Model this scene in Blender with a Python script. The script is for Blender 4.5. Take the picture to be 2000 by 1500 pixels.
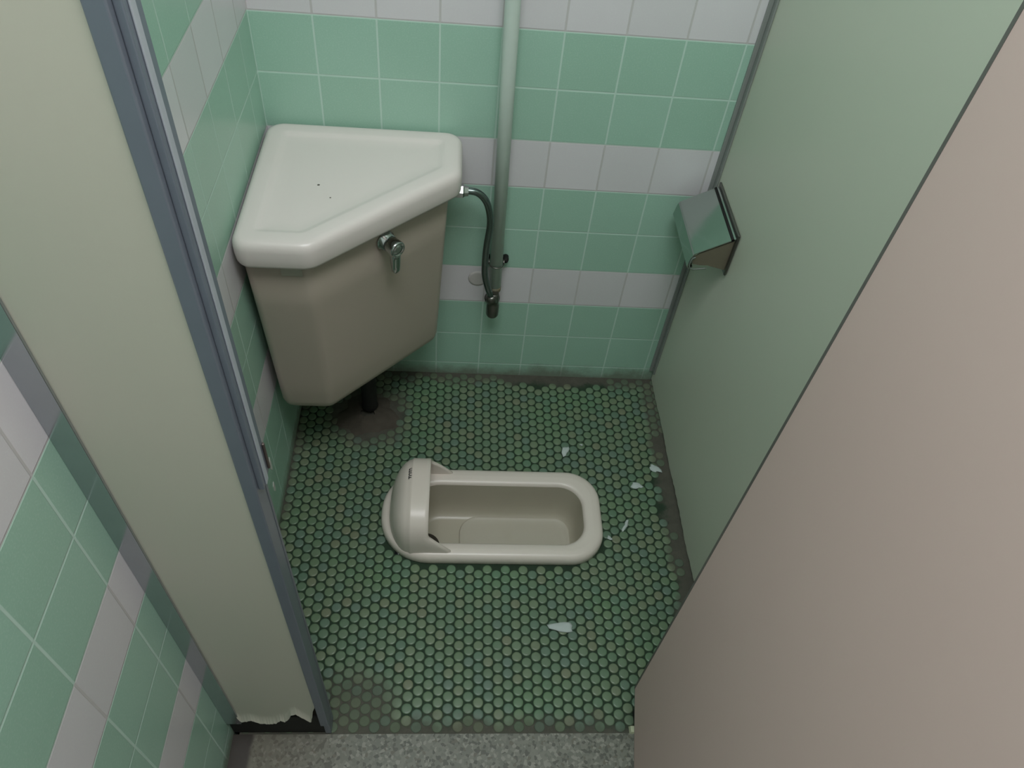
import bpy, math, random
import numpy as np
from mathutils import Vector, Matrix

random.seed(7)
U = 0.11                 # one wall tile pitch in metres; scene is laid out in tile units
ZF = 8.39
SC = bpy.context.scene
COL = SC.collection
for o in list(bpy.data.objects):
    bpy.data.objects.remove(o)

# ------------------------------------------------------------------ camera
SC.view_settings.view_transform = 'Standard'
SC.view_settings.look = 'None'
SC.view_settings.gamma = 1
SC.view_settings.use_curve_mapping = False
SC.view_settings.exposure = 0.35

w = np.array([2.4324417182668006, 0.003385924102445381, 0.11162060663836909])
th = np.linalg.norm(w); k = w / th
K = np.array([[0, -k[2], k[1]], [k[2], 0, -k[0]], [-k[1], k[0], 0]])
R = np.eye(3) + math.sin(th) * K + (1 - math.cos(th)) * K @ K      # rows: right, down, forward
cd = bpy.data.cameras.new('camera')
cam = bpy.data.objects.new('camera', cd)
COL.objects.link(cam)
cd.sensor_width = 36
cd.lens = 1519.61 / 2000 * 36
cd.clip_start = 0.02
M = Matrix(((R[0][0], -R[1][0], -R[2][0], 3.3356 * U),
            (R[0][1], -R[1][1], -R[2][1], -12.3772 * U),
            (R[0][2], -R[1][2], -R[2][2], (5.7129 + ZF) * U),
            (0, 0, 0, 1)))
cam.matrix_world = M
SC.camera = cam

# ------------------------------------------------------------------ light
wd = bpy.data.worlds.new('world'); SC.world = wd; wd.use_nodes = True
wd.node_tree.nodes['Background'].inputs[0].default_value = (0.75, 0.85, 0.9, 1)
wd.node_tree.nodes['Background'].inputs[1].default_value = 0.1


def area(name, loc, target, sx, sy, power, col):
    ld = bpy.data.lights.new(name, 'AREA')
    ld.shape = 'RECTANGLE'; ld.size = sx; ld.size_y = sy; ld.energy = power; ld.color = col
    o = bpy.data.objects.new(name, ld); COL.objects.link(o)
    o.location = loc
    d = Vector(target) - Vector(loc)
    o.rotation_euler = d.to_track_quat('-Z', 'Y').to_euler()
    return o


area('ceiling_light', (3.6 * U, -10.5 * U, 22.8 * U), (3.6 * U, -10.5 * U, 0), 1.1, 0.7, 25.0, (0.97, 0.97, 1.0))


# ------------------------------------------------------------------ helpers
def P(x, y, z):
    "tile units, z measured from the stall floor"
    return (x * U, y * U, z * U)


def Pz(x, y, z):
    "tile units with z of the survey (0 = stripe line)"
    return (x * U, y * U, (z + ZF) * U)


def srgb(r, g, b):
    f = lambda c: (c / 255 / 12.92) if c / 255 <= 0.04045 else ((c / 255 + 0.055) / 1.055) ** 2.4
    return (f(r), f(g), f(b), 1)


def mesh_obj(name, verts, faces, mat=None, parent=None, smooth=False, mats=None, fmat=None):
    me = bpy.data.meshes.new(name)
    me.from_pydata([tuple(v) for v in verts], [], [tuple(f) for f in faces])
    me.update()
    import bmesh
    bm = bmesh.new(); bm.from_mesh(me)
    bmesh.ops.recalc_face_normals(bm, faces=bm.faces)
    bm.to_mesh(me); bm.free()
    for m in (mats or ([mat] if mat else [])):
        me.materials.append(m)
    if fmat:
        me.polygons.foreach_set('material_index', fmat)
    if smooth:
        me.polygons.foreach_set('use_smooth', [len(p.vertices) <= 6 for p in me.polygons])
    o = bpy.data.objects.new(name, me)
    COL.objects.link(o)
    if parent:
        o.parent = parent
        o.matrix_parent_inverse = Matrix.Translation(parent.location).inverted()
    return o


def bevel(o, wdt, seg=2, angle=35):
    m = o.modifiers.new('bevel', 'BEVEL'); m.width = wdt; m.segments = seg
    m.limit_method = 'ANGLE'; m.angle_limit = math.radians(angle)
    try:
        m.harden_normals = False
    except Exception:
        pass
    return o


class MB:
    def __init__(s): s.v = []; s.f = []

    def box(s, x0, x1, y0, y1, z0, z1):
        b = len(s.v)
        for x in (x0, x1):
            for y in (y0, y1):
                for z in (z0, z1):
                    s.v.append(P(x, y, z))
        for q in ((0, 1, 3, 2), (4, 6, 7, 5), (0, 4, 5, 1), (2, 3, 7, 6), (0, 2, 6, 4), (1, 5, 7, 3)):
            s.f.append([b + i for i in q])
        return s

    def hexa(s, pts):
        "8 points: bottom quad then top quad (tile units)"
        b = len(s.v)
        s.v += [P(*p) for p in pts]
        for q in ((0, 3, 2, 1), (4, 5, 6, 7), (0, 1, 5, 4), (1, 2, 6, 5), (2, 3, 7, 6), (3, 0, 4, 7)):
            s.f.append([b + i for i in q])
        return s

    def loft(s, loops, cap0=True, cap1=True):
        b = len(s.v); n = len(loops[0])
        for L in loops:
            s.v += [P(*p) for p in L]
        for i in range(len(loops) - 1):
            for j in range(n):
                a = b + i * n + j; c = b + i * n + (j + 1) % n
                s.f.append([a, c, c + n, a + n])
        if cap0: s.f.append([b + j for j in range(n)][::-1])
        if cap1: s.f.append([b + (len(loops) - 1) * n + j for j in range(n)])
        return s

    def lathe(s, base, axis, prof, n=24, cap0=True, cap1=True):
        "prof: list of (r, t) along axis from base"
        ax = Vector(axis).normalized()
        e1 = ax.orthogonal().normalized(); e2 = ax.cross(e1)
        loops = []
        for r, t in prof:
            L = []
            for j in range(n):
                a = 2 * math.pi * j / n
                L.append(tuple(Vector(base) + ax * t + (e1 * math.cos(a) + e2 * math.sin(a)) * r))
            loops.append(L)
        return s.loft(loops, cap0, cap1)

    def tube(s, pts, r, n=16):
        pts = [Vector(p) for p in pts]
        loops = []; e1 = None
        for i, p in enumerate(pts):
            t = (pts[min(i + 1, len(pts) - 1)] - pts[max(i - 1, 0)]).normalized()
            if e1 is None: e1 = t.orthogonal().normalized()
            e1 = (e1 - t * e1.dot(t)).normalized(); e2 = t.cross(e1)
            loops.append([tuple(p + (e1 * math.cos(2 * math.pi * j / n) + e2 * math.sin(2 * math.pi * j / n)) * r) for j in range(n)])
        return s.loft(loops)

    def build(s, name, mat, parent=None, smooth=False):
        return mesh_obj(name, s.v, s.f, mat, parent, smooth)


def catmull(pts, n=8):
    pts = [Vector(p) for p in pts]
    out = []
    for i in range(len(pts) - 1):
        p0 = pts[max(i - 1, 0)]; p1 = pts[i]; p2 = pts[i + 1]; p3 = pts[min(i + 2, len(pts) - 1)]
        for k in range(n):
            t = k / n
            out.append(0.5 * ((2 * p1) + (p2 - p0) * t + (2 * p0 - 5 * p1 + 4 * p2 - p3) * t * t + (3 * p1 - p0 - 3 * p2 + p3) * t ** 3))
    out.append(pts[-1])
    return out


def tag(o, label=None, cat=None, group=None, kind=None):
    if label: o['label'] = label
    if cat: o['category'] = cat
    if group: o['group'] = group
    if kind: o['kind'] = kind
    return o


def empty(name, loc):
    o = bpy.data.objects.new(name, None); COL.objects.link(o)
    o.location = loc; o.empty_display_size = 0.05
    return o


def inset_poly(pts, d):
    "pts CCW list of (x,y); move every edge inward by d"
    n = len(pts); out = []
    for i in range(n):
        p0 = Vector(pts[i - 1]); p1 = Vector(pts[i]); p2 = Vector(pts[(i + 1) % n])
        d1 = (p1 - p0).normalized(); d2 = (p2 - p1).normalized()
        n1 = Vector((-d1.y, d1.x)); n2 = Vector((-d2.y, d2.x))
        b = (n1 + n2); b = b / (1 + n1.dot(n2))
        out.append(tuple(p1 + b * d))
    return out


def round_poly(pts, radii, seg=6):
    n = len(pts); out = []
    for i in range(n):
        p0 = Vector(pts[i - 1]); p1 = Vector(pts[i]); p2 = Vector(pts[(i + 1) % n])
        u1 = (p0 - p1).normalized(); u2 = (p2 - p1).normalized()
        ang = math.acos(max(-1, min(1, u1.dot(u2))))
        r = max(radii[i], 0.005)
        t = r / math.tan(ang / 2)
        bis = (u1 + u2).normalized(); c = p1 + bis * (r / math.sin(ang / 2))
        a = p1 + u1 * t - c; b = p1 + u2 * t - c
        a0 = math.atan2(a.y, a.x); a1 = math.atan2(b.y, b.x)
        da = (a1 - a0 + math.pi) % (2 * math.pi) - math.pi
        for k in range(seg + 1):
            q = a0 + da * k / seg
            out.append((c.x + r * math.cos(q), c.y + r * math.sin(q)))
    return out


# ------------------------------------------------------------------ materials
class NT:
    def __init__(s, name):
        s.m = bpy.data.materials.new(name); s.m.use_nodes = True
        s.t = s.m.node_tree; s.n = s.t.nodes; s.bsdf = s.n['Principled BSDF']

    def new(s, typ, **kw):
        nd = s.n.new(typ)
        for k_, v in kw.items(): setattr(nd, k_, v)
        return nd

    def link(s, a, b): s.t.links.new(a, b)

    def setin(s, inp, v):
        if hasattr(v, 'is_output') or isinstance(v, bpy.types.NodeSocket): s.link(v, inp)
        else: inp.default_value = v

    def math(s, op, a, b=None, c=None, clamp=False):
        nd = s.new('ShaderNodeMath', operation=op); nd.use_clamp = clamp
        s.setin(nd.inputs[0], a)
        if b is not None: s.setin(nd.inputs[1], b)
        if c is not None: s.setin(nd.inputs[2], c)
        return nd.outputs[0]

    def mix(s, fac, a, b, blend='MIX'):
        nd = s.new('ShaderNodeMix', data_type='RGBA', blend_type=blend)
        s.setin(nd.inputs[0], fac); s.setin(nd.inputs[6], a); s.setin(nd.inputs[7], b)
        return nd.outputs[2]

    def noise(s, scale, detail=2, rough=0.5, vec=None):
        nd = s.new('ShaderNodeTexNoise'); nd.inputs['Scale'].default_value = scale
        nd.inputs['Detail'].default_value = detail; nd.inputs['Roughness'].default_value = rough
        s.link(vec if vec is not None else s.coord(), nd.inputs['Vector'])
        return nd.outputs['Fac']

    def coord(s):
        if not hasattr(s, '_c'):
            s._c = s.new('ShaderNodeNewGeometry').outputs['Position']
        return s._c

    def xyz(s):
        if not hasattr(s, '_x'):
            nd = s.new('ShaderNodeSeparateXYZ'); s.link(s.coord(), nd.inputs[0]); s._x = nd.outputs
        return s._x

    def ramp(s, fac, stops, interp='LINEAR'):
        nd = s.new('ShaderNodeValToRGB'); nd.color_ramp.interpolation = interp
        e = nd.color_ramp.elements
        while len(e) < len(stops): e.new(0.5)
        for el, (p, c) in zip(e, stops): el.position = p; el.color = c
        s.setin(nd.inputs[0], fac)
        return nd.outputs[0]

    def step(s, v, lo, hi):
        nd = s.new('ShaderNodeMapRange', interpolation_type='SMOOTHSTEP')
        s.setin(nd.inputs[0], v); nd.inputs[1].default_value = lo; nd.inputs[2].default_value = hi
        return nd.outputs[0]

    def bump(s, h, strength, dist=0.001):
        nd = s.new('ShaderNodeBump'); nd.inputs['Strength'].default_value = strength
        nd.inputs['Distance'].default_value = dist
        s.setin(nd.inputs['Height'], h); s.link(nd.outputs[0], s.bsdf.inputs['Normal'])

    def done(s, col, rough=0.5, metal=0.0, spec=None):
        s.setin(s.bsdf.inputs['Base Color'], col); s.setin(s.bsdf.inputs['Roughness'], rough)
        s.bsdf.inputs['Metallic'].default_value = metal
        if spec is not None: s.bsdf.inputs['Specular IOR Level'].default_value = spec
        return s.m


def tile_mat(name, axis, off):
    t = NT(name); x = t.xyz()
    h = t.math('ADD', t.math('DIVIDE', x[axis], U), off)
    v = t.math('SUBTRACT', t.math('DIVIDE', x[2], U), 0.39)
    fh = t.math('FRACT', h); fv = t.math('FRACT', v)
    dh = t.math('MINIMUM', fh, t.math('SUBTRACT', 1, fh))
    dv = t.math('MINIMUM', fv, t.math('SUBTRACT', 1, fv))
    d = t.math('MINIMUM', dh, dv)
    tile = t.step(d, 0.011, 0.021)
    row = t.math('FLOOR', v)
    m3 = t.math('FLOORED_MODULO', row, 3.0)
    white = t.math('MULTIPLY', t.math('COMPARE', m3, 2.0, 0.1), t.math('GREATER_THAN', row, -0.5))
    cv = t.new('ShaderNodeCombineXYZ'); t.setin(cv.inputs[0], t.math('FLOOR', h)); t.setin(cv.inputs[1], row)
    wn = t.new('ShaderNodeTexWhiteNoise'); t.link(cv.outputs[0], wn.inputs[0])
    n1 = t.noise(9, 3)
    n2 = t.noise(380, 2)
    var = t.math('ADD', t.math('MULTIPLY', wn.outputs[0], 0.55), t.math('MULTIPLY', n1, 0.45))
    green = t.mix(var, srgb(152, 191, 171), srgb(160, 199, 181))
    whitec = t.mix(var, srgb(206, 206, 208), srgb(218, 216, 220))
    col = t.mix(white, green, whitec)
    col = t.mix(t.math('MULTIPLY', t.step(n2, 0.45, 0.75), 0.12), col, srgb(228, 238, 232))
    gr = t.mix(white, srgb(186, 214, 201), srgb(192, 191, 190))
    col = t.mix(tile, gr, col)
    # grime at the foot of the wall
    z = t.math('DIVIDE', x[2], U)
    g1 = t.math('SUBTRACT', t.math('MULTIPLY', t.noise(14, 5, 0.7), 0.9), z)
    grime = t.step(g1, 0.0, 0.45)
    col = t.mix(t.math('MULTIPLY', grime, 0.7), col, srgb(104, 102, 86))
    rough = t.math('ADD', t.math('MULTIPLY', grime, 0.4), t.math('ADD', 0.30, t.math('MULTIPLY', t.math('SUBTRACT', 1, tile), 0.4)))
    hgt = t.math('ADD', t.math('MULTIPLY', tile, 1.0), t.math('MULTIPLY', t.noise(22, 2), 0.5))
    t.bump(hgt, 0.35, 0.0012)
    return t.done(col, rough)


M_TB = tile_mat('glazed_tile_back', 0, 0.0)
M_TL = tile_mat('glazed_tile_left', 1, 0.66)


def laminate(name, c1, c2, rough=0.42):
    t = NT(name)
    col = t.mix(t.noise(5, 3), c1, c2)
    col = t.mix(t.math('MULTIPLY', t.step(t.noise(500, 1), 0.5, 0.8), 0.15), col, c2)
    t.bump(t.noise(420, 2), 0.06, 0.0005)
    return t.done(col, rough)


M_BEIGE = laminate('beige_laminate', srgb(192, 191, 177), srgb(195, 194, 180))
M_GREENP = laminate('pale_green_laminate', srgb(198, 204, 188), srgb(202, 207, 191))
M_PINK = laminate('pink_beige_laminate', srgb(208, 180, 175), srgb(212, 186, 180), 0.5)


def plain(name, c, rough=0.5, metal=0.0, vary=0.06, scale=30, bump=0.0):
    t = NT(name)
    dark = tuple(v * (1 - vary * 2) for v in c[:3]) + (1,)
    col = t.mix(t.noise(scale, 3), dark, c)
    if bump: t.bump(t.noise(scale * 4, 3), bump, 0.001)
    return t.done(col, rough, metal)


M_CHAN = plain('aluminium_channel', srgb(182, 188, 192), 0.16, 0.9)
M_JAMB = plain('blue_grey_anodised', srgb(120, 129, 141), 0.35, 0.25)
M_GREYJ = plain('grey_gasket', srgb(120, 126, 134), 0.5)
M_GASK = plain('light_grey_gasket', srgb(172, 180, 188), 0.5)
M_DARK = plain('dark_rubber_and_shade', srgb(26, 26, 24), 0.7, vary=0.3, scale=60, bump=0.2)
M_CORE = plain('dark_wood_core', srgb(44, 36, 27), 0.95, vary=0.3, scale=120, bump=0.4)
M_EDGE = plain('torn_laminate_edge', srgb(198, 202, 172), 0.6)
M_CHROME = plain('chrome', srgb(190, 196, 196), 0.14, 1.0)
M_DULLCH = plain('dull_chrome', srgb(128, 128, 122), 0.32, 0.9, vary=0.2)
M_STEEL = plain('stainless_steel', srgb(168, 176, 172), 0.2, 1.0, vary=0.08)
M_PIPE = plain('pale_green_paint', srgb(200, 216, 207), 0.4)
M_PAPER = plain('white_paper', srgb(186, 198, 194), 0.9)
M_HOLE = plain('dark_recess', srgb(14, 14, 12), 0.8)
M_INK = plain('black_print', srgb(20, 22, 24), 0.5)
M_LOGO = plain('dark_logo_print', srgb(30, 34, 34), 0.5)
M_WHITE = plain('glint_white', srgb(215, 215, 210), 0.8)
M_TRIMD = plain('door_edge_band', srgb(98, 96, 92), 0.5)
M_STICK = plain('faded_sticker', srgb(172, 170, 158), 0.5)
M_BROWNM = plain('brown_metal', srgb(100, 90, 86), 0.4, 0.5)


def ceramic(name, base, stain):
    t = NT(name)
    st = t.math('MULTIPLY', t.step(t.noise(7, 4, 0.6), 0.5, 0.85), 0.25)
    col = t.mix(st, base, stain)
    t.bump(t.noise(18, 2), 0.05, 0.001)
    m = t.done(col, 0.36)
    t.bsdf.inputs['Coat Weight'].default_value = 0.08
    t.bsdf.inputs['Coat Roughness'].default_value = 0.15
    return m


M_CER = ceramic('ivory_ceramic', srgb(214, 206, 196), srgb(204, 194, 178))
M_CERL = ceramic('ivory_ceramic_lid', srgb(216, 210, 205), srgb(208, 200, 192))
M_BASIN = ceramic('shaded_ceramic_basin', srgb(176, 171, 154), srgb(146, 134, 106))  # base darkened for the shade inside the bowl, with stain mottling
M_CERB = ceramic('ivory_ceramic_body', srgb(170, 161, 148), srgb(166, 154, 138))  # same ceramic as the lid, darkened for its shaded front
M_PAN = ceramic('ivory_ceramic_pan', srgb(182, 177, 162), srgb(160, 148, 120))  # pan follows the darkened tone of the shaded basin


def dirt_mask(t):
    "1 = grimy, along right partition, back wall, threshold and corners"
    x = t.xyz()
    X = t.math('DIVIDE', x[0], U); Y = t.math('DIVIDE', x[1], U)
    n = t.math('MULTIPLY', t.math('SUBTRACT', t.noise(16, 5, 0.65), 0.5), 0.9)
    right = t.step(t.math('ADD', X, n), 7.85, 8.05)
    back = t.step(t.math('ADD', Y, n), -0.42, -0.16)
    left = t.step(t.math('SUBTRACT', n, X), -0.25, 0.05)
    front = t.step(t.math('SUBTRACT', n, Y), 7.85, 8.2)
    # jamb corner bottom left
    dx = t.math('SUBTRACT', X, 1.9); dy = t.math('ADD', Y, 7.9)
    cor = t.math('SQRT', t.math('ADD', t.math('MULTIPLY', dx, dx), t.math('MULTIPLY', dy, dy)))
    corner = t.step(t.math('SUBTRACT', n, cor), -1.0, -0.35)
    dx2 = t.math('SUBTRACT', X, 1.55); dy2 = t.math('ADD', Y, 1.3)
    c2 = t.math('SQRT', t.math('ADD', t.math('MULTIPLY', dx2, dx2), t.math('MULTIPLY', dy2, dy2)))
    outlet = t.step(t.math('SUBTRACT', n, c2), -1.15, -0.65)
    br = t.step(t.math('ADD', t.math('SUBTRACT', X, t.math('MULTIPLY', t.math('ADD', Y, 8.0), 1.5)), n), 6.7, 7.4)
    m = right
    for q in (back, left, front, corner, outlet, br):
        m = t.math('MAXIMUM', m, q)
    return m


def penny_mat():
    t = NT('penny_round_tiles')
    ri = t.new('ShaderNodeNewGeometry').outputs['Random Per Island']
    stops = [(0.0, srgb(96, 118, 94)), (0.16, srgb(104, 124, 100)), (0.32, srgb(90, 116, 94)), (0.46, srgb(110, 124, 98)),
             (0.58, srgb(88, 114, 100)), (0.68, srgb(98, 120, 92)), (0.77, srgb(92, 114, 106)), (0.85, srgb(114, 122, 98)),
             (0.93, srgb(84, 112, 98)), (0.97, srgb(118, 118, 96))]
    col = t.ramp(ri, stops, 'CONSTANT')
    col = t.mix(0.4, col, srgb(98, 120, 94))
    patch = t.noise(4.5, 2)
    col = t.mix(t.math('MULTIPLY', t.step(patch, 0.5, 0.7), 0.35), col, srgb(88, 128, 90))
    col = t.mix(t.math('MULTIPLY', t.step(t.noise(30, 4), 0.55, 0.8), 0.3), col, srgb(78, 86, 62))
    dm = dirt_mask(t)
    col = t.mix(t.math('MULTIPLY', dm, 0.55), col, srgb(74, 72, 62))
    return t.done(col, t.math('ADD', 0.38, t.math('MULTIPLY', dm, 0.4)))


def grout_mat():
    t = NT('floor_grout')
    col = t.mix(t.noise(40, 4), srgb(22, 42, 26), srgb(40, 62, 42))
    dm = dirt_mask(t)
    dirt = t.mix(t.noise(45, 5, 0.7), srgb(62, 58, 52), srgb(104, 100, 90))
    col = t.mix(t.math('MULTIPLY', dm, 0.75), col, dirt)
    t.bump(t.noise(160, 4), 0.4, 0.002)
    return t.done(col, 0.85)


def granite_mat():
    t = NT('speckled_granite')
    x = t.xyz(); X = t.math('DIVIDE', x[0], U)
    vo = t.new('ShaderNodeTexVoronoi'); vo.inputs['Scale'].default_value = 190; t.link(t.coord(), vo.inputs['Vector'])
    sep = t.new('ShaderNodeSeparateColor'); t.link(vo.outputs['Color'], sep.inputs[0])
    col = t.ramp(sep.outputs[0], [(0.0, srgb(62, 66, 58)), (0.16, srgb(102, 105, 96)), (0.5, srgb(118, 120, 110)), (0.8, srgb(142, 143, 133)), (0.95, srgb(92, 88, 76))], 'CONSTANT')
    col = t.mix(0.35, col, t.mix(t.noise(60, 3), srgb(92, 94, 86), srgb(128, 128, 116)))
    n = t.math('MULTIPLY', t.math('SUBTRACT', t.noise(20, 4), 0.5), 0.5)
    brown = t.math('SUBTRACT', 1, t.step(t.math('ADD', X, t.math('MULTIPLY', n, 0.25)), 0.20, 0.30))
    haze = t.math('SUBTRACT', 1, t.step(t.math('ADD', X, n), 0.4, 2.4))
    col = t.mix(t.math('MULTIPLY', haze, 0.5), col, srgb(92, 84, 66))
    col = t.mix(t.math('MULTIPLY', brown, 0.95), col, srgb(40, 33, 25))
    t.bump(t.noise(200, 3), 0.1, 0.0006)
    return t.done(col, 0.45)


M_PENNY = penny_mat(); M_GROUT = grout_mat(); M_GRAN = granite_mat()
M_PLAST = plain('white_plaster', srgb(226, 228, 222), 0.9, vary=0.02)
M_MORTAR = plain('grimy_mortar', srgb(84, 78, 68), 0.95, vary=0.25, scale=50, bump=0.6)

# ------------------------------------------------------------------ room shell
XR = 8.24                                    # stall side partition meets the back wall here


def xr(y): return XR + 0.0145 * (-y)


HT = 23.0
o = MB().box(-1.5, 20, 0.0, 1.2, -1.0, HT).build('wall_back', M_TB); tag(o, kind='structure')
m = MB(); m.box(-1.5, 0.0, -8.1, 0.0, -1.0, HT); m.box(-1.5, -0.095, -22, -8.1, -1.0, HT)
o = m.build('wall_left', M_TL); tag(o, kind='structure')
o = MB().box(20, 21, -22, 0, -1, HT).build('wall_right', M_PLAST); tag(o, kind='structure')
o = MB().box(-1.5, 21, -23, -22, -1, HT).build('wall_front', M_PLAST); tag(o, kind='structure')
o = MB().box(-1.5, 21, -23, 1.2, HT, HT + 1).build('ceiling', M_PLAST); tag(o, kind='structure')

# tiled stall floor: grout bed with an opening for the sunken bowl, and every round tile
m = MB()
bx0, bx1, by0, by1 = 2.35, 6.3, -4.85, -3.2
m.box(-0.0, bx0, -8.25, 0, -1.0, 0); m.box(bx1, 20, -8.25, 0, -1.0, 0)
m.box(bx0, bx1, -8.25, by0, -1.0, 0); m.box(bx0, bx1, by1, 0, -1.0, 0)
fv, ff = m.v, m.f
nb = len(ff)
PIT = 0.2056; CX = PIT * math.sqrt(3) / 2
# rim outline of the squat toilet (reused below)
TO = [(2.03, -5.05), (6.58, -5.05), (6.58, -2.92), (2.03, -2.92)]
TR = [1.0, 0.72, 0.72, 1.0]


def in_rim(x, y):
    cx = min(max(x, 2.03 + 0.9), 6.58 - 0.7); cy = min(max(y, -5.12 + 0.85), -2.92 - 0.85)
    return (x - cx) ** 2 + (y - cy) ** 2 < 0.80 ** 2


rnd = random.Random(3)
NS = 18
i = 0; x = 0.10
while x < 8.9:
    y = -0.12 - (CX if False else 0) - (PIT / 2 if i % 2 else 0)
    while y > -8.2:
        jx = x + rnd.uniform(-.003, .003); jy = y + rnd.uniform(-.003, .003)
        skip = in_rim(x, y)
        e = 0.10 * math.sin(y * 2.3) + 0.08 * math.sin(y * 7.1)
        if x > 8.03 + e and -6.8 < y < -1.6: skip = True
        if y > -0.30 - 0.06 * math.sin(x * 5) and 4.6 < x < 7.2: skip = True
        d2 = math.hypot((x - 1.5) / 0.72, (y + 1.35) / 0.62) + 0.12 * math.sin(x * 9 + y * 7)
        if d2 < 1.0: skip = True
        if not skip:
            b = len(fv); zz = rnd.uniform(-0.002, 0.002)
            for r, h in ((0.094, -0.004), (0.092, 0.010), (0.084, 0.0165), (0.064, 0.019)):
                for j in range(NS):
                    a = 2 * math.pi * j / NS
                    fv.append(P(jx + r * math.cos(a), jy + r * math.sin(a), h + zz))
            for q in range(3):
                for j in range(NS):
                    ff.append([b + q * NS + j, b + q * NS + (j + 1) % NS, b + (q + 1) * NS + (j + 1) % NS, b + (q + 1) * NS + j])
            ff.append([b + 3 * NS + j for j in range(NS)])
        y -= PIT
    i += 1; x += CX
o = mesh_obj('floor', fv, ff, mats=[M_GROUT, M_PENNY], fmat=[0] * nb + [1] * (len(ff) - nb))
tag(o, kind='structure')
sm = [0] * len(ff)
for q in range(nb, len(ff)): sm[q] = 1
o.data.polygons.foreach_set('use_smooth', [bool(v) for v in sm])
# speckled stone floor of the corridor
o = MB().box(-0.1, 20, -22, -8.25, -1.0, 0.01).build('floor', M_GRAN); tag(o, kind='structure')

# ------------------------------------------------------------------ partition left of the doorway
YF, YB = -8.24, -7.94
PH = 18.5
t = empty('front_partition', P(0.7, -8.15, 0))
tag(t, 'narrow beige partition panel with torn bottom edge, between the tiled wall and the blue-grey door post', 'partition')
MB().box(0.12, 1.42, YF + 0.05, YB, 0.80, PH).build('core', M_CORE, t)
# front laminate sheet with the torn lower edge
ctrl = [(0.14, 0.95), (0.17, 0.74), (0.27, 0.80), (0.35, 0.83), (0.45, 0.70), (0.58, 0.66), (0.72, 0.70), (0.80, 0.82), (0.86, 0.76), (0.93, 0.86),
        (1.00, 1.10), (1.08, 1.14), (1.15, 0.98), (1.21, 0.86), (1.27, 0.72), (1.32, 1.00), (1.375, 1.36), (1.40, 1.42)]
xs = np.linspace(0.14, 1.40, 64); zz_ = np.interp(xs, [c[0] for c in ctrl], [c[1] for c in ctrl])
rj = random.Random(5)
V_, F_ = [], []
rows = 6
for i, (xx, z0) in enumerate(zip(xs, zz_)):
    z0 = z0 + rj.uniform(-0.015, 0.015)
    for r_ in range(rows):
        f = r_ / (rows - 1)
        zc = z0 + 0.28 * f
        curl = 0.045 * (1 - f) ** 2
        V_ += [P(xx, YF - curl, zc), P(xx, YF + 0.03 - curl, zc)]
    V_ += [P(xx, YF, PH), P(xx, YF + 0.03, PH)]
W_ = 2 * (rows + 1)
for i in range(len(xs) - 1):
    a, b = i * W_, (i + 1) * W_
    for r_ in range(rows):
        F_.append([a + 2 * r_, b + 2 * r_, b + 2 * r_ + 2, a + 2 * r_ + 2])
        F_.append([a + 2 * r_ + 1, a + 2 * r_ + 3, b + 2 * r_ + 3, b + 2 * r_ + 1])
    F_.append([a, a + 1, b + 1, b])
mesh_obj('laminate_face', V_, F_, M_BEIGE, t)
MB().box(0.14, 1.42, YB, YB + 0.03, 0.8, PH).build('laminate_back', M_BEIGE, t)
o = MB().box(-0.09, 1.43, YF + 0.02, YB + 0.0, 0.01, 0.82).build('plinth', M_DARK, t); bevel(o, 0.002)
m = MB(); m.box(-0.095, 0.15, YF - 0.03, YF, 0.62, PH); m.box(-0.095, 0.15, YB, YB + 0.035, 0.62, PH); m.box(-0.095, -0.05, YF, YB, 0.62, PH)
o = m.build('wall_channel', M_CHAN, t); bevel(o, 0.0008)
tag(o, 'polished metal channel reflecting the tiled wall')
# door post (jamb) extrusion
t2 = empty('door_post', P(1.5, -8.15, 0))
tag(t2, 'blue-grey metal door post capping the beige panel at the left of the doorway', 'door post')
m = MB(); m.box(1.395, 1.53, YF - 0.03, YB - 0.03, 0.50, PH); m.box(1.43, 1.53, YF - 0.0, YB - 0.03, 0.02, 0.5); m.box(1.395, 1.44, YB + 0.03, YB + 0.06, 0.05, PH)
o = m.build('frame', M_JAMB, t2); bevel(o, 0.0035, 3)
o = MB().box(1.53, 1.585, -8.21, YB - 0.02, 7.55, PH).build('stop_bead', M_JAMB, t2); bevel(o, 0.001)
o = MB().box(1.585, 1.60, -8.15, -8.07, 7.55, PH).build('gasket', M_GASK, t2); bevel(o, 0.0008)
tag(o, 'light grey gasket strip')
o = MB().box(1.53, 1.537, YB - 0.10, YB - 0.05, 0.6, 7.50).build('gasket', M_GREYJ, t2); bevel(o, 0.0004)
m = MB(); m.box(1.585, 1.61, -8.0, -7.965, 7.60, 8.0)
o = m.build('latch_keeper', M_BROWNM, t2); bevel(o, 0.001)

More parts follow.
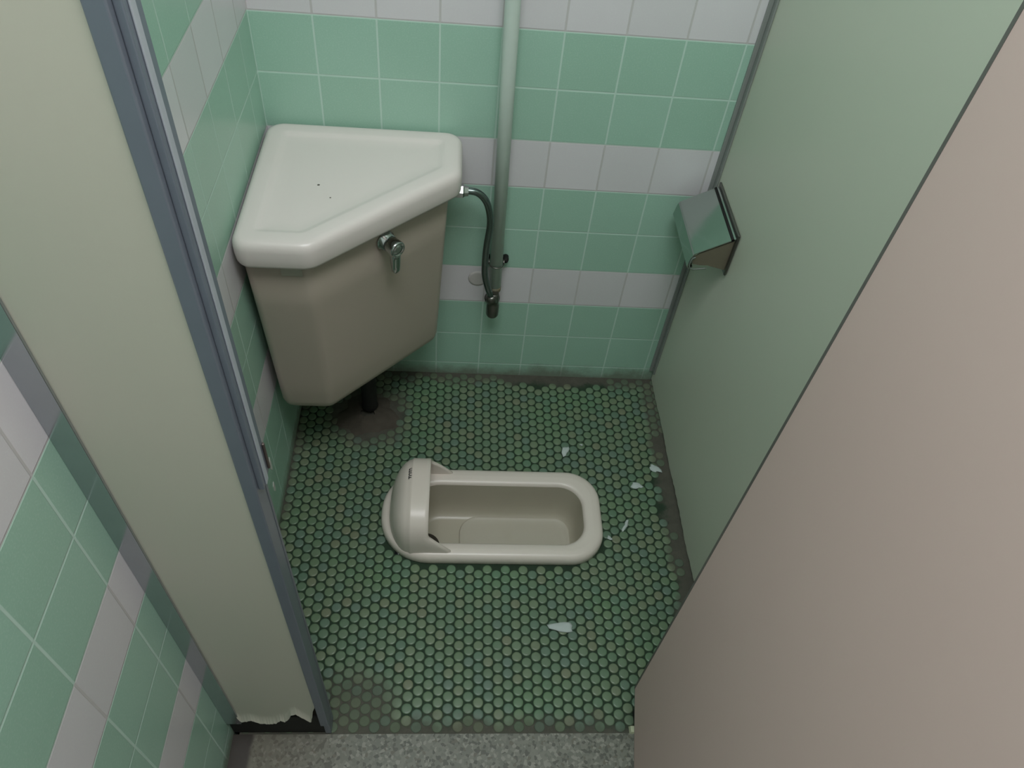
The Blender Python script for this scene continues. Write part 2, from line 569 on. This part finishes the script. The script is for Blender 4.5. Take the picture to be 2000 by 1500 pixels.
# ------------------------------------------------------------------ right hand partition
t = empty('side_partition', P(8.4, -4, 0))
tag(t, 'pale green side partition on the right, carrying the paper holder', 'partition')
ny = 90
V_, F_ = [], []
rj = random.Random(9)
yy = np.linspace(-0.03, -8.0, ny)
for yv in yy:
    zb = 0.07 + rj.uniform(-0.015, 0.02) + 0.02 * math.sin(yv * 3.1)
    V_ += [P(xr(yv), yv, zb), P(xr(yv), yv, PH), P(xr(yv) + 0.34, yv, PH), P(xr(yv) + 0.34, yv, zb)]
for i in range(ny - 1):
    a = 4 * i
    for q in range(4):
        F_.append([a + q, a + (q + 1) % 4, a + 4 + (q + 1) % 4, a + 4 + q])
F_.append([0, 1, 2, 3]); F_.append([4 * (ny - 1) + q for q in range(4)])
mesh_obj('panel', V_, F_, M_GREENP, t)
m = MB(); m.hexa([(XR + 0.06, -0.05, 0.0), (XR + 0.28, -0.05, 0.0), (xr(-8) + 0.28, -7.9, 0.0), (xr(-8) + 0.06, -7.9, 0.0),
                  (XR + 0.06, -0.05, 0.12), (XR + 0.28, -0.05, 0.12), (xr(-8) + 0.28, -7.9, 0.12), (xr(-8) + 0.06, -7.9, 0.12)])
m.build('gap_shade_strip', M_DARK, t)  # recessed dark slab added to blacken the gap under the panel
m = MB(); m.box(XR - 0.035, XR, -0.16, 0.0, 0.35, PH); m.box(XR - 0.11, XR - 0.035, -0.045, 0.0, 0.35, PH)
o = m.build('wall_channel', plain('dull_grey_channel', srgb(146, 152, 148), 0.5, 0.2), t); bevel(o, 0.001)
tag(o, 'slim grey metal channel against the tiles')
# post at the right of the doorway (mostly behind the door)
t = empty('door_post', P(7.5, -8.15, 0))
tag(t, 'dark sliver of door post at the right of the doorway, mostly behind the pink door', 'door post')
MB().box(6.80, 8.75, YF + 0.02, YB + 0.02, 0.5, PH).build('panel', M_BEIGE, t)
m = MB(); m.box(6.76, 6.80, YF, YB + 0.04, 0.02, PH); m.box(6.80, 8.75, YF + 0.03, YB + 0.01, 0.02, 0.5)
m.build('frame', M_DARK, t)
o = MB().hexa([(6.66, -8.26, 0.01), (6.75, -8.26, 0.01), (6.75, -8.14, 0.01), (6.66, -8.14, 0.01),
               (6.68, -8.25, 0.08), (6.75, -8.25, 0.08), (6.75, -8.15, 0.08), (6.68, -8.15, 0.08)]).build('laminate_chip', M_EDGE)
tag(o, 'tiny pale chip lying at the right end of the stone threshold', 'chip')

# ------------------------------------------------------------------ open door
t = empty('stall_door', P(6.5, -8.0, 1.4))
tag(t, 'pinkish-beige stall door swung open towards the viewer at the right', 'door')
d = Vector((-0.179, -1.238, 0)).normalized(); nrm = Vector((-d.y, d.x, 0)) * 1.0   # nrm points to +x side
if nrm.x < 0: nrm = -nrm
c0 = Vector((6.5, -7.955, 0)); LZ0, LZ1, DL = 1.46, 18.2, 5.6


def dpt(s, n, z): q = c0 + d * s + nrm * n; return (q.x, q.y, z)


def dbox(m, s0, s1, n0, n1, z0, z1):
    m.hexa([dpt(s0, n0, z0), dpt(s1, n0, z0), dpt(s1, n1, z0), dpt(s0, n1, z0),
            dpt(s0, n0, z1), dpt(s1, n0, z1), dpt(s1, n1, z1), dpt(s0, n1, z1)])
    return m


dbox(MB(), 0.045, DL, 0, 0.22, LZ0 + 0.02, LZ1).build('leaf', M_PINK, t)
m = MB(); dbox(m, 0.0, 0.045, -0.004, 0.224, LZ0, LZ1); dbox(m, 0.045, DL, -0.0, 0.22, LZ0, LZ0 + 0.02)
o = m.build('edge_band', M_TRIMD, t); tag(o, 'dark edge band')
for hz in (3.0, 16.5):
    m = MB(); m.lathe((6.70, -7.965, hz), (0, 0, 1), [(0.05, 0), (0.05, 0.7)], 12)
    m.build('hinge', M_DULLCH, t, True)

# ------------------------------------------------------------------ corner cistern
t = empty('corner_cistern', P(1.2, -1.2, 2.1))
tag(t, 'ivory ceramic corner cistern with angled front, fixed high in the tiled corner', 'toilet cistern')
top = [(0.10, -3.17), (1.12, -3.17), (3.22, -1.12), (3.22, -0.05), (0.10, -0.05)]
bot = [(0.17, -2.92), (1.09, -2.92), (3.02, -1.00), (3.02, -0.05), (0.12, -0.05)]
rb = [0.16, 0.30, 0.22, 0.08, 0.08]


def lerp_poly(f): return [(a[0] * (1 - f) + b[0] * f, a[1] * (1 - f) + b[1] * f) for a, b in zip(top, bot)]


loops = []
for z, f, ins in ((6.12, 0, 0), (5.0, 0.28, 0), (3.9, 0.56, 0), (2.9, 0.82, 0), (2.36, 0.96, 0.0), (2.22, 0.98, 0.03), (2.12, 1.0, 0.09), (2.08, 1.0, 0.2)):
    pl = inset_poly(lerp_poly(f), ins)
    loops.append([(px, py, z) for px, py in round_poly(pl, rb, 8)])
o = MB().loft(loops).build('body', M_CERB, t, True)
lid = [(0.04, -3.38), (1.20, -3.38), (3.43, -1.30), (3.43, -0.03), (0.04, -0.03)]
rl = [0.26, 0.42, 0.34, 0.30, 0.30]
loops = []
ZL = 6.53
for dz, ins in ((-0.44, 0.20), (-0.47, 0.06), (-0.46, 0.025), (-0.42, 0.01), (-0.30, 0.0), (-0.16, 0.0), (-0.09, 0.012), (-0.035, 0.045), (-0.008, 0.09), (0, 0.14), (0, 0.30), (-0.006, 0.335), (-0.03, 0.38), (-0.045, 0.44), (-0.05, 0.60)):
    pl = inset_poly(lid, ins)
    loops.append([(px, py, ZL + dz) for px, py in round_poly(pl, [max(r_ - ins * 0.6, 0.05) for r_ in rl], 8)])
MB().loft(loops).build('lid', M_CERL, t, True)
for (sx, sy, sr) in ((1.137, -1.774, 0.022), (1.362, -2.094, 0.014)):
    MB().lathe((sx, sy, ZL - 0.05), (0, 0, 1), [(sr, 0), (sr * 0.8, 0.003)], 10).build('chip_mark', M_BROWNM, t)
# flush lever on the angled face
n2 = Vector((2.05, -2.10, 0)).normalized(); n2 = Vector((0.699, -0.715, 0))
# body face position at the lever height
fx, fy = 2.20, -2.13
base = Vector((fx, fy, 5.70))
MB().lathe(base - n2 * 0.02, n2, [(0.175, 0), (0.175, 0.03), (0.15, 0.04), (0.145, 0.13)], 28).build('lever_flange', M_CHROME, t, True)
h = MB().lathe(base, n2, [(0.12, 0.1), (0.142, 0.12), (0.146, 0.30), (0.135, 0.325), (0.118, 0.33), (0.11, 0.31), (0.085, 0.305), (0.08, 0.32), (0.05, 0.325)], 28).build('lever_hub', M_CHROME, t, True)
s = base + n2 * 0.235
tx = Vector((-n2.y, n2.x, 0))
m = MB(); loops = []
for dz, wv, tv in ((-0.08, 0.085, 0.07), (-0.2, 0.08, 0.06), (-0.40, 0.075, 0.045), (-0.50, 0.065, 0.04), (-0.535, 0.035, 0.03)):
    q = s + Vector((0, 0, dz))
    loops.append([tuple(q + tx * a * wv + n2 * b * tv) for a, b in ((-1, -.7), (-.7, -1), (.7, -1), (1, -.7), (1, .7), (.7, 1), (-.7, 1), (-1, .7))])
m.loft(loops).build('handle', M_CHROME, h, True)
# faint maker's sticker
o = MB().box(0.68, 1.00, -3.165, -3.150, 5.76, 5.95).build('sticker', M_STICK, t)
# outlet pipe under the cistern
MB().lathe((1.55, -1.2, 0.02), (0, 0, 1), [(0.17, 0.12), (0.19, 0.16), (0.17, 0.3), (0.17, 2.1)], 24).build('flush_pipe', M_DARK, t, True)  # near-black material stands in for the shadow under the cistern

# mortar patch where the outlet pipe enters the floor
rp = random.Random(11)
V_ = []; F_ = []
NA, NR = 40, 6
ph = [rp.uniform(0, 6.28) for _ in range(5)]
for r_ in range(NR + 1):
    f = r_ / NR
    for j in range(NA):
        a = 2 * math.pi * j / NA
        rad = 1 + 0.12 * math.sin(3 * a + ph[0]) + 0.08 * math.sin(5 * a + ph[1]) + 0.05 * math.sin(9 * a + ph[2])
        g = 0.22 + 0.78 * f
        hz = 0.10 * (1 - f) ** 1.5 + (0.012 if f < 1 else -0.01) + 0.010 * math.sin(7 * a + 9 * f)
        V_.append(P(1.50 + 0.70 * rad * g * math.cos(a), -1.35 + 0.60 * rad * g * math.sin(a), hz))
for r_ in range(NR):
    for j in range(NA):
        F_.append([r_ * NA + j, r_ * NA + (j + 1) % NA, (r_ + 1) * NA + (j + 1) % NA, (r_ + 1) * NA + j])
o = mesh_obj('mortar_patch', V_, F_, M_MORTAR, smooth=True)
tag(o, 'rough grey mortar patch on the floor beneath the cistern', 'mortar')
o = MB().lathe((1.86, -1.60, 0.005), (0, 0, 1), [(0.05, 0), (0.045, 0.02), (0.03, 0.034)], 9).build('hole_lump', M_HOLE)  # raised black lump in place of the dark hole in the mortar
tag(o, 'small black lump in place of a dark hole at the edge of the mortar patch under the cistern', 'hole')

# ------------------------------------------------------------------ water supply
t = empty('water_pipe', P(4.2, -0.25, 3.2))
tag(t, 'pale green painted water pipe running vertically down the back wall', 'pipe')


def px_(z): return 4.11 + (0.45 - (z - ZF)) * 0.018


MB().tube([(px_(z), -0.25, z) for z in (3.05, 8, 14, 22.9)], 0.125, 20).build('pipe', M_PIPE, t, True)
m = MB(); zc = 3.70; cx = px_(zc)
m.tube([(cx + 0.15 * math.cos(a), -0.25 - 0.15 * math.sin(a), zc) for a in np.linspace(0, math.pi, 14)], 0.013, 8)
for sx in (-1, 1): m.box(cx + sx * 0.15 - 0.015, cx + sx * 0.15 + 0.015, -0.25, 0.0, zc - 0.03, zc + 0.03)
m.build('clamp', M_DULLCH, t, True)
for sx in (-1, 1):
    MB().lathe((cx + sx * 0.19, -0.02, zc), (0, -1, 0), [(0.065, 0), (0.065, 0.10), (0.045, 0.16), (0.02, 0.17)], 14).build('screw', M_HOLE, t, True)
m = MB(); m.lathe((px_(3.0), -0.25, 2.97), (0, 0, 1), [(0.105, 0), (0.124, 0.02), (0.127, 0.13), (0.11, 0.15)], 16)
o = m.build('thread_tape', plain('stained_thread', srgb(142, 134, 108), 0.8, vary=0.2), t, True)
tag(o, 'yellowed sealing tape')
MB().lathe((3.85, 0.0, 3.05), (0, -1, 0), [(0.20, 0), (0.19, 0.012), (0.15, 0.02)], 28).build('wall_patch', plain('old_filler', srgb(196, 194, 190), 0.7), t, True)
# angle fitting at the bottom, fed by the pipe
t = empty('elbow_fitting', P(4.22, -0.3, 2.6))
tag(t, 'dull metal elbow fitting at the lower end of the pipe, just above the green tiles', 'pipe fitting')
m = MB()
m.lathe((4.19, -0.40, 2.36), (0.0, 0, 1), [(0.07, 0), (0.115, 0.03), (0.135, 0.08), (0.135, 0.30), (0.125, 0.36), (0.115, 0.38), (0.12, 0.42), (0.12, 0.60), (0.10, 0.68)], 24)
m.build('body', M_DULLCH, t, True)
MB().lathe((4.19, -0.40, 2.52), (0, 1, 0), [(0.10, 0), (0.10, 0.34), (0.16, 0.345), (0.17, 0.40)], 20).build('wall_stub', M_DULLCH, t, True)
MB().tube([(4.19, -0.33, 2.70), (4.19, -0.25, 2.85), (px_(3.0), -0.25, 3.06)], 0.095, 14).build('branch', M_DULLCH, t, True)
# bent supply tube
t = empty('supply_tube', P(3.9, -0.4, 5.0))
tag(t, 'thin bent chrome supply tube from the side of the cistern down to the elbow fitting', 'supply pipe')
yt = -0.55
pts = catmull([(3.30, yt, 5.63), (3.50, yt, 5.64), (3.72, yt, 5.61), (3.88, yt, 5.45), (3.97, yt + .01, 5.18), (4.0, yt + .02, 4.86), (3.965, yt + .03, 4.4), (3.955, yt + .04, 4.0),
               (3.97, -0.50, 3.6), (4.05, -0.50, 3.25), (4.13, -0.47, 3.0)], 8)
MB().tube(pts, 0.066, 16).build('tube', plain('dark_chrome', srgb(120, 134, 132), 0.22, 0.95), t, True)
MB().lathe((3.222, yt, 5.63), (1, 0, 0), [(0.10, 0), (0.10, 0.10), (0.125, 0.12), (0.125, 0.24), (0.10, 0.27), (0.085, 0.34)], 6).build('nut', M_CHROME, t)
MB().lathe((4.16, -0.46, 2.84), (-0.2, -0.03, 1), [(0.118, 0), (0.118, 0.12), (0.10, 0.16), (0.07, 0.18)], 16).build('nut', M_DULLCH, t, True)

# ------------------------------------------------------------------ paper holder on the right partition
t = empty('toilet_paper_holder', P(8.2, -1.05, 5.5))
tag(t, 'small stainless steel toilet paper holder with flap cover on the green partition', 'paper holder')
y0, y1 = -0.30, -1.82
XF = xr(-1.05)
m = MB(); m.box(XF - 0.05, XF - 0.0, y1 - 0.04, y0 + 0.04, 5.02, 5.93)
o = m.build('back_plate', M_DULLCH, t); bevel(o, 0.003)
# cover: profile in xz extruded along y
prof = [(8.22, 5.84), (8.10, 5.78), (7.62, 5.50), (7.56, 5.455), (7.53, 5.39), (7.50, 5.20), (7.505, 5.16), (7.53, 5.13), (7.56, 5.125), (7.59, 5.145), (7.60, 5.17)]
prof = [(p.x, p.y) for p in catmull([(a, b, 0) for a, b in prof], 4)]
V_ = []; F_ = []
NN = len(prof)
def offp(k_, dd):
    a = Vector(prof[max(k_ - 1, 0)]); b = Vector(prof[min(k_ + 1, NN - 1)]); tt = (b - a).normalized()
    return (prof[k_][0] + tt.y * dd * -1, prof[k_][1] + tt.x * dd)
for k_ in range(NN):
    a = prof[k_]; b = offp(k_, 0.018)
    for yy_ in (y0, y1):
        V_ += [P(a[0], yy_, a[1]), P(b[0], yy_, b[1])]
for k_ in range(NN - 1):
    a = 4 * k_
    for q, r_ in ((0, 2), (3, 1), (1, 0), (2, 3)):
        F_.append([a + q, a + r_, a + r_ + 4, a + q + 4])
F_.append([0, 1, 3, 2]); F_.append([4 * (NN - 1) + q for q in (0, 2, 3, 1)])
mm = NT('brushed_cover_steel')
wv = mm.noise(14, 2)
mm.bump(mm.math('ADD', mm.noise(9, 1), mm.math('MULTIPLY', mm.noise(300, 1), 0.01)), 0.5, 0.004)
mm.done(srgb(176, 186, 180), 0.14, 1.0)
o = mesh_obj('cover', V_, F_, mm.m, t, smooth=True)
m_ = o.modifiers.new('edge', 'EDGE_SPLIT'); m_.split_angle = math.radians(40)
tag(o, 'shiny flap cover')
for yy_ in (y0 - 0.03, y1 + 0.03):
    pr = [(8.25, 5.80), (8.18, 5.76), (7.66, 5.46), (7.59, 5.38), (7.57, 5.28), (7.60, 5.22), (7.72, 5.20), (7.88, 5.20), (8.02, 5.16), (8.25, 5.10)]
    m = MB(); m.loft([[(a, yy_ - 0.010, b) for a, b in pr], [(a, yy_ + 0.010, b) for a, b in pr]])
    m.build('side_arm', plain('dull_side_steel', srgb(136, 128, 112), 0.4, 0.5), t)
pr_ = [(7.60, y1 - 0.012, 5.40)] + [(a, y1 - 0.012, b) for a, b in ((7.55, 5.36), (7.53, 5.26), (7.545, 5.17), (7.60, 5.13), (7.70, 5.135), (7.85, 5.16))]
MB().tube(catmull(pr_, 4), 0.016, 8).build('edge_lip', plain('pale_steel_edge', srgb(112, 122, 114), 0.4, 0.2), t, True)
MB().lathe((8.16, y1, 5.80), (0, 1, 0), [(0.03, 0), (0.03, 1.52)], 12).build('hinge_rod', M_HOLE, t, True)
MB().lathe((7.85, y1 + 0.03, 5.36), (0, 1, 0), [(0.05, 0), (0.05, 1.46)], 14).build('roll_spindle', M_DULLCH, t, True)

# ------------------------------------------------------------------ squat toilet
t = empty('squat_toilet', P(4.3, -4.0, 0))
tag(t, 'low ivory ceramic squat toilet with hooded end, set into the green tiled floor', 'squat toilet')
TI = [(2.62, -4.71), (6.20, -4.71), (6.20, -3.30), (2.62, -3.30)]
TIr = [0.60, 0.50, 0.50, 0.60]
LO = []


def L(poly, rr, ins, z, k_=1.0):
    pl = inset_poly(poly, ins)
    return [(a, b, z) for a, b in round_poly(pl, [max(r_ - ins * k_, 0.06) for r_ in rr], 10)]


for ins, z in ((0.03, -0.02), (0.0, 0.03), (0.0, 0.14), (0.015, 0.20), (0.05, 0.245), (0.11, 0.268), (0.20, 0.275)):
    LO.append(L(TO, TR, ins, z))
MB().loft(LO, cap0=False, cap1=False).build('rim', M_CER, t, True)
LO = [LO[-1]]
for ins, z in ((-0.10, 0.272), (-0.04, 0.262), (0.0, 0.235), (0.015, 0.19), (0.02, 0.10), (0.03, -0.2), (0.06, -0.5), (0.11, -0.66), (0.19, -0.76), (0.28, -0.79)):
    LO.append(L(TI, TIr, ins, z, 1.0))
IN = LO[4:]
MB().loft(LO[:5], cap0=False, cap1=False).build('inner_rim', M_CER, t, True)
MB().loft(IN, cap0=False).build('basin', M_BASIN, t, True)
# raised pan in the bowl
PA = [(3.64, -4.50), (6.04, -4.50), (6.04, -3.50), (3.64, -3.50)]
LO = [L(PA, [0.42, 0.35, 0.35, 0.42], i_, z_) for i_, z_ in ((0, -0.81), (0.0, -0.765), (0.012, -0.735), (0.035, -0.728), (0.055, -0.74), (0.2, -0.742))]
MB().loft(LO).build('pan', M_PAN, t, True)

MB().lathe((2.93, -4.22, -0.785), (0, 0, 1), [(0.30, 0), (0.30, 0.008)], 28).build('shade_disc', plain('dark_shade_disc', srgb(44, 38, 26), 0.3), t)  # dark disc added for the shading under the hood

# hood: arched shell, open towards +x
HC = -3.985; HW = 0.965; HH = 0.93; Z0 = 0.255; NEX = 3.0


def hood_pt(x_, a, dr=0.0):
    "a in 0..pi across the arch; returns a point on the shell (dr shrinks it)"
    # length profile: band from 2.66..3.03, dome 2.20..2.66
    if x_ >= 2.66: s_ = 1.0
    else:
        q = (2.66 - x_) / (2.66 - 2.21); s_ = max(0.0, 1 - q ** 1.9) ** (1 / 2.0)
    wv = (HW - dr) * (0.10 + 0.90 * s_) if x_ < 2.66 else HW - dr
    hv = (HH - dr) * s_
    c, sn = math.cos(a), math.sin(a)
    yy_ = math.copysign(abs(c) ** (2 / NEX), c) * wv
    zz = abs(sn) ** (2 / NEX) * hv
    return Vector((x_, HC + yy_, Z0 + zz))


xsn = [2.211, 2.215, 2.225, 2.245, 2.275, 2.315, 2.37, 2.43, 2.50, 2.57, 2.63, 2.66, 2.675, 2.74, 2.82, 2.92, 3.00]
NAa = 40


def ring(x_, dr, lift=0.0):
    L_ = []
    for j in range(NAa + 1):
        p_ = hood_pt(x_, math.pi * j / NAa, dr)
        # feet sweep forward at the base
        if x_ > 2.9:
            zr = (p_.z - Z0) / HH
            k2 = (x_ - 2.9) / 0.10
            p_.x += k2 * 0.40 * max(0.0, 1 - zr / 0.5) ** 0.85
        p_.z += lift
        L_.append(tuple(p_))
    return L_


rings = [ring(x_, 0.02 if 2.0 < x_ < 2.66 else 0.0) for x_ in xsn]
inner = [ring(x_, 0.08) for x_ in [3.00, 2.92, 2.82, 2.74, 2.66, 2.57, 2.50, 2.43, 2.37]]
allr = rings + [ring(3.015, 0.02)] + [ring(3.015, 0.06)] + inner
# ring base must reach the rim: push first and last points down
V_ = []; F_ = []
for L_ in allr:
    V_.append(P(L_[0][0], L_[0][1], Z0 - 0.03))
    V_ += [P(*p_) for p_ in L_]
    V_.append(P(L_[-1][0], L_[-1][1], Z0 - 0.03))
n_ = NAa + 3
for i in range(len(allr) - 1):
    for j in range(n_ - 1):
        F_.append([i * n_ + j, i * n_ + j + 1, (i + 1) * n_ + j + 1, (i + 1) * n_ + j])
F_.append(list(range(n_)))
o = mesh_obj('hood', V_, F_, M_CER, t, smooth=True)
# printed mark on the hood
fc = bpy.data.curves.new('mark', 'FONT'); fc.body = 'TOTO'; fc.size = 0.13 * U; fc.extrude = 0.0001; fc.offset = 0.0004
fc.align_x = 'CENTER'; fc.align_y = 'CENTER'; fc.space_character = 1.0
fo = bpy.data.objects.new('mark_tmp', fc); COL.objects.link(fo)
bpy.context.view_layer.update()
me = bpy.data.meshes.new_from_object(fo.evaluated_get(bpy.context.evaluated_depsgraph_get()))
bpy.data.objects.remove(fo)
me.materials.clear(); me.materials.append(M_LOGO)
xm = 2.635; am = math.pi * 0.44
arc = (hood_pt(xm, am - 0.05, 0.02) - hood_pt(xm, am + 0.05, 0.02)).length / 0.1
for v in me.vertices:                    # wrap the letters round the curved hood
    a_ = am - v.co.x / U / arc * 0.72; x_ = xm - v.co.y / U * 0.85
    p0 = hood_pt(x_, a_, 0.02)
    ta = hood_pt(x_, a_ - 0.02, 0.02) - hood_pt(x_, a_ + 0.02, 0.02)
    tb = hood_pt(x_ - 0.01, a_, 0.02) - hood_pt(x_ + 0.01, a_, 0.02)
    nn = ta.cross(tb).normalized()
    if nn.z < 0: nn = -nn
    v.co = Vector(P(*(p0 + nn * (0.010 + max(0.0, v.co.z) / U))))
me.update()
lo = bpy.data.objects.new('lettering', me); COL.objects.link(lo)
lo.parent = o
lo.matrix_parent_inverse = Matrix.Translation(t.location).inverted() @ Matrix.Translation(t.location)
tag(lo, 'small dark lettering TOTO')

# ------------------------------------------------------------------ scraps on the floor
def scrap(cx, cy, sx, sy, ang, seed, lift=0.03):
    r = random.Random(seed); n = 14; V = []; F = []
    ph = [r.uniform(0, 6.28) for _ in range(4)]
    rings_ = 4
    V.append(P(cx, cy, 0.03 + lift))
    for q in range(1, rings_ + 1):
        for j in range(n):
            a = 2 * math.pi * j / n
            rad = (1 + 0.22 * math.sin(2 * a + ph[0]) + 0.18 * math.sin(3 * a + ph[1]) + 0.12 * math.sin(5 * a + ph[2])) * q / rings_
            lx, ly = rad * sx * math.cos(a), rad * sy * math.sin(a)
            X_ = cx + lx * math.cos(ang) - ly * math.sin(ang); Y_ = cy + lx * math.sin(ang) + ly * math.cos(ang)
            V.append(P(X_, Y_, 0.024 + lift * (1 - q / rings_) + 0.012 * abs(math.sin(3 * a + q + ph[3]))))
    for j in range(n): F.append([0, 1 + j, 1 + (j + 1) % n])
    for q in range(rings_ - 1):
        for j in range(n):
            F.append([1 + q * n + j, 1 + q * n + (j + 1) % n, 1 + (q + 1) * n + (j + 1) % n, 1 + (q + 1) * n + j])
    o_ = mesh_obj('paper_scrap', V, F, M_PAPER, smooth=True)
    m_ = o_.modifiers.new('thick', 'SOLIDIFY'); m_.thickness = 0.0004
    return o_


for (a, lab) in (
    ((5.60, -6.34, 0.20, 0.12, -0.15, 21), 'ragged white paper scrap lying alone on the floor in front of the squat toilet'),
    ((7.47, -3.12, 0.12, 0.09, -0.5, 22), 'compact bright white paper scrap right of the toilet, short of the dirty edge strip'),
    ((7.95, -2.66, 0.14, 0.09, -0.9, 23), 'white paper scrap nearest the green partition, on the dirty edge strip'),
    ((5.96, -2.24, 0.09, 0.12, -0.5, 24), 'faint wet paper scrap behind the toilet, towards the back wall'),
    ((6.34, -2.06, 0.035, 0.03, 0.2, 25), 'tiny white crumb beside the faint wet scrap behind the toilet'),
    ((7.10, -4.12, 0.045, 0.14, -0.5, 26), 'thin curled white paper sliver right of the toilet rim'),
    ((6.73, -4.42, 0.05, 0.05, 0.4, 27), 'small pale crumb close to the near right corner of the toilet rim')):
    tag(scrap(*a), lab, 'paper scrap', 'paper scraps on the tiled floor')
# thin white flecks modelled in place of two glints on the left wall
for (yv, zv, hh, lab) in ((-3.86, 1.60, 0.20, 'upper of two thin white flecks imitating glints on the left tiled wall beside the post'),
                          (-3.98, 1.00, 0.15, 'lower of two thin white flecks imitating glints on the left tiled wall beside the post')):
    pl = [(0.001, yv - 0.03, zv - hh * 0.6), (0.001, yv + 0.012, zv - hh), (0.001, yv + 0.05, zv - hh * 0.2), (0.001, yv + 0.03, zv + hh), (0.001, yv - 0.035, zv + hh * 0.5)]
    o = MB().loft([pl, [(0.012, b, c) for a_, b, c in pl]]).build('glint_fleck', M_WHITE)
    tag(o, lab, 'glint fleck', 'glint flecks on the left wall')
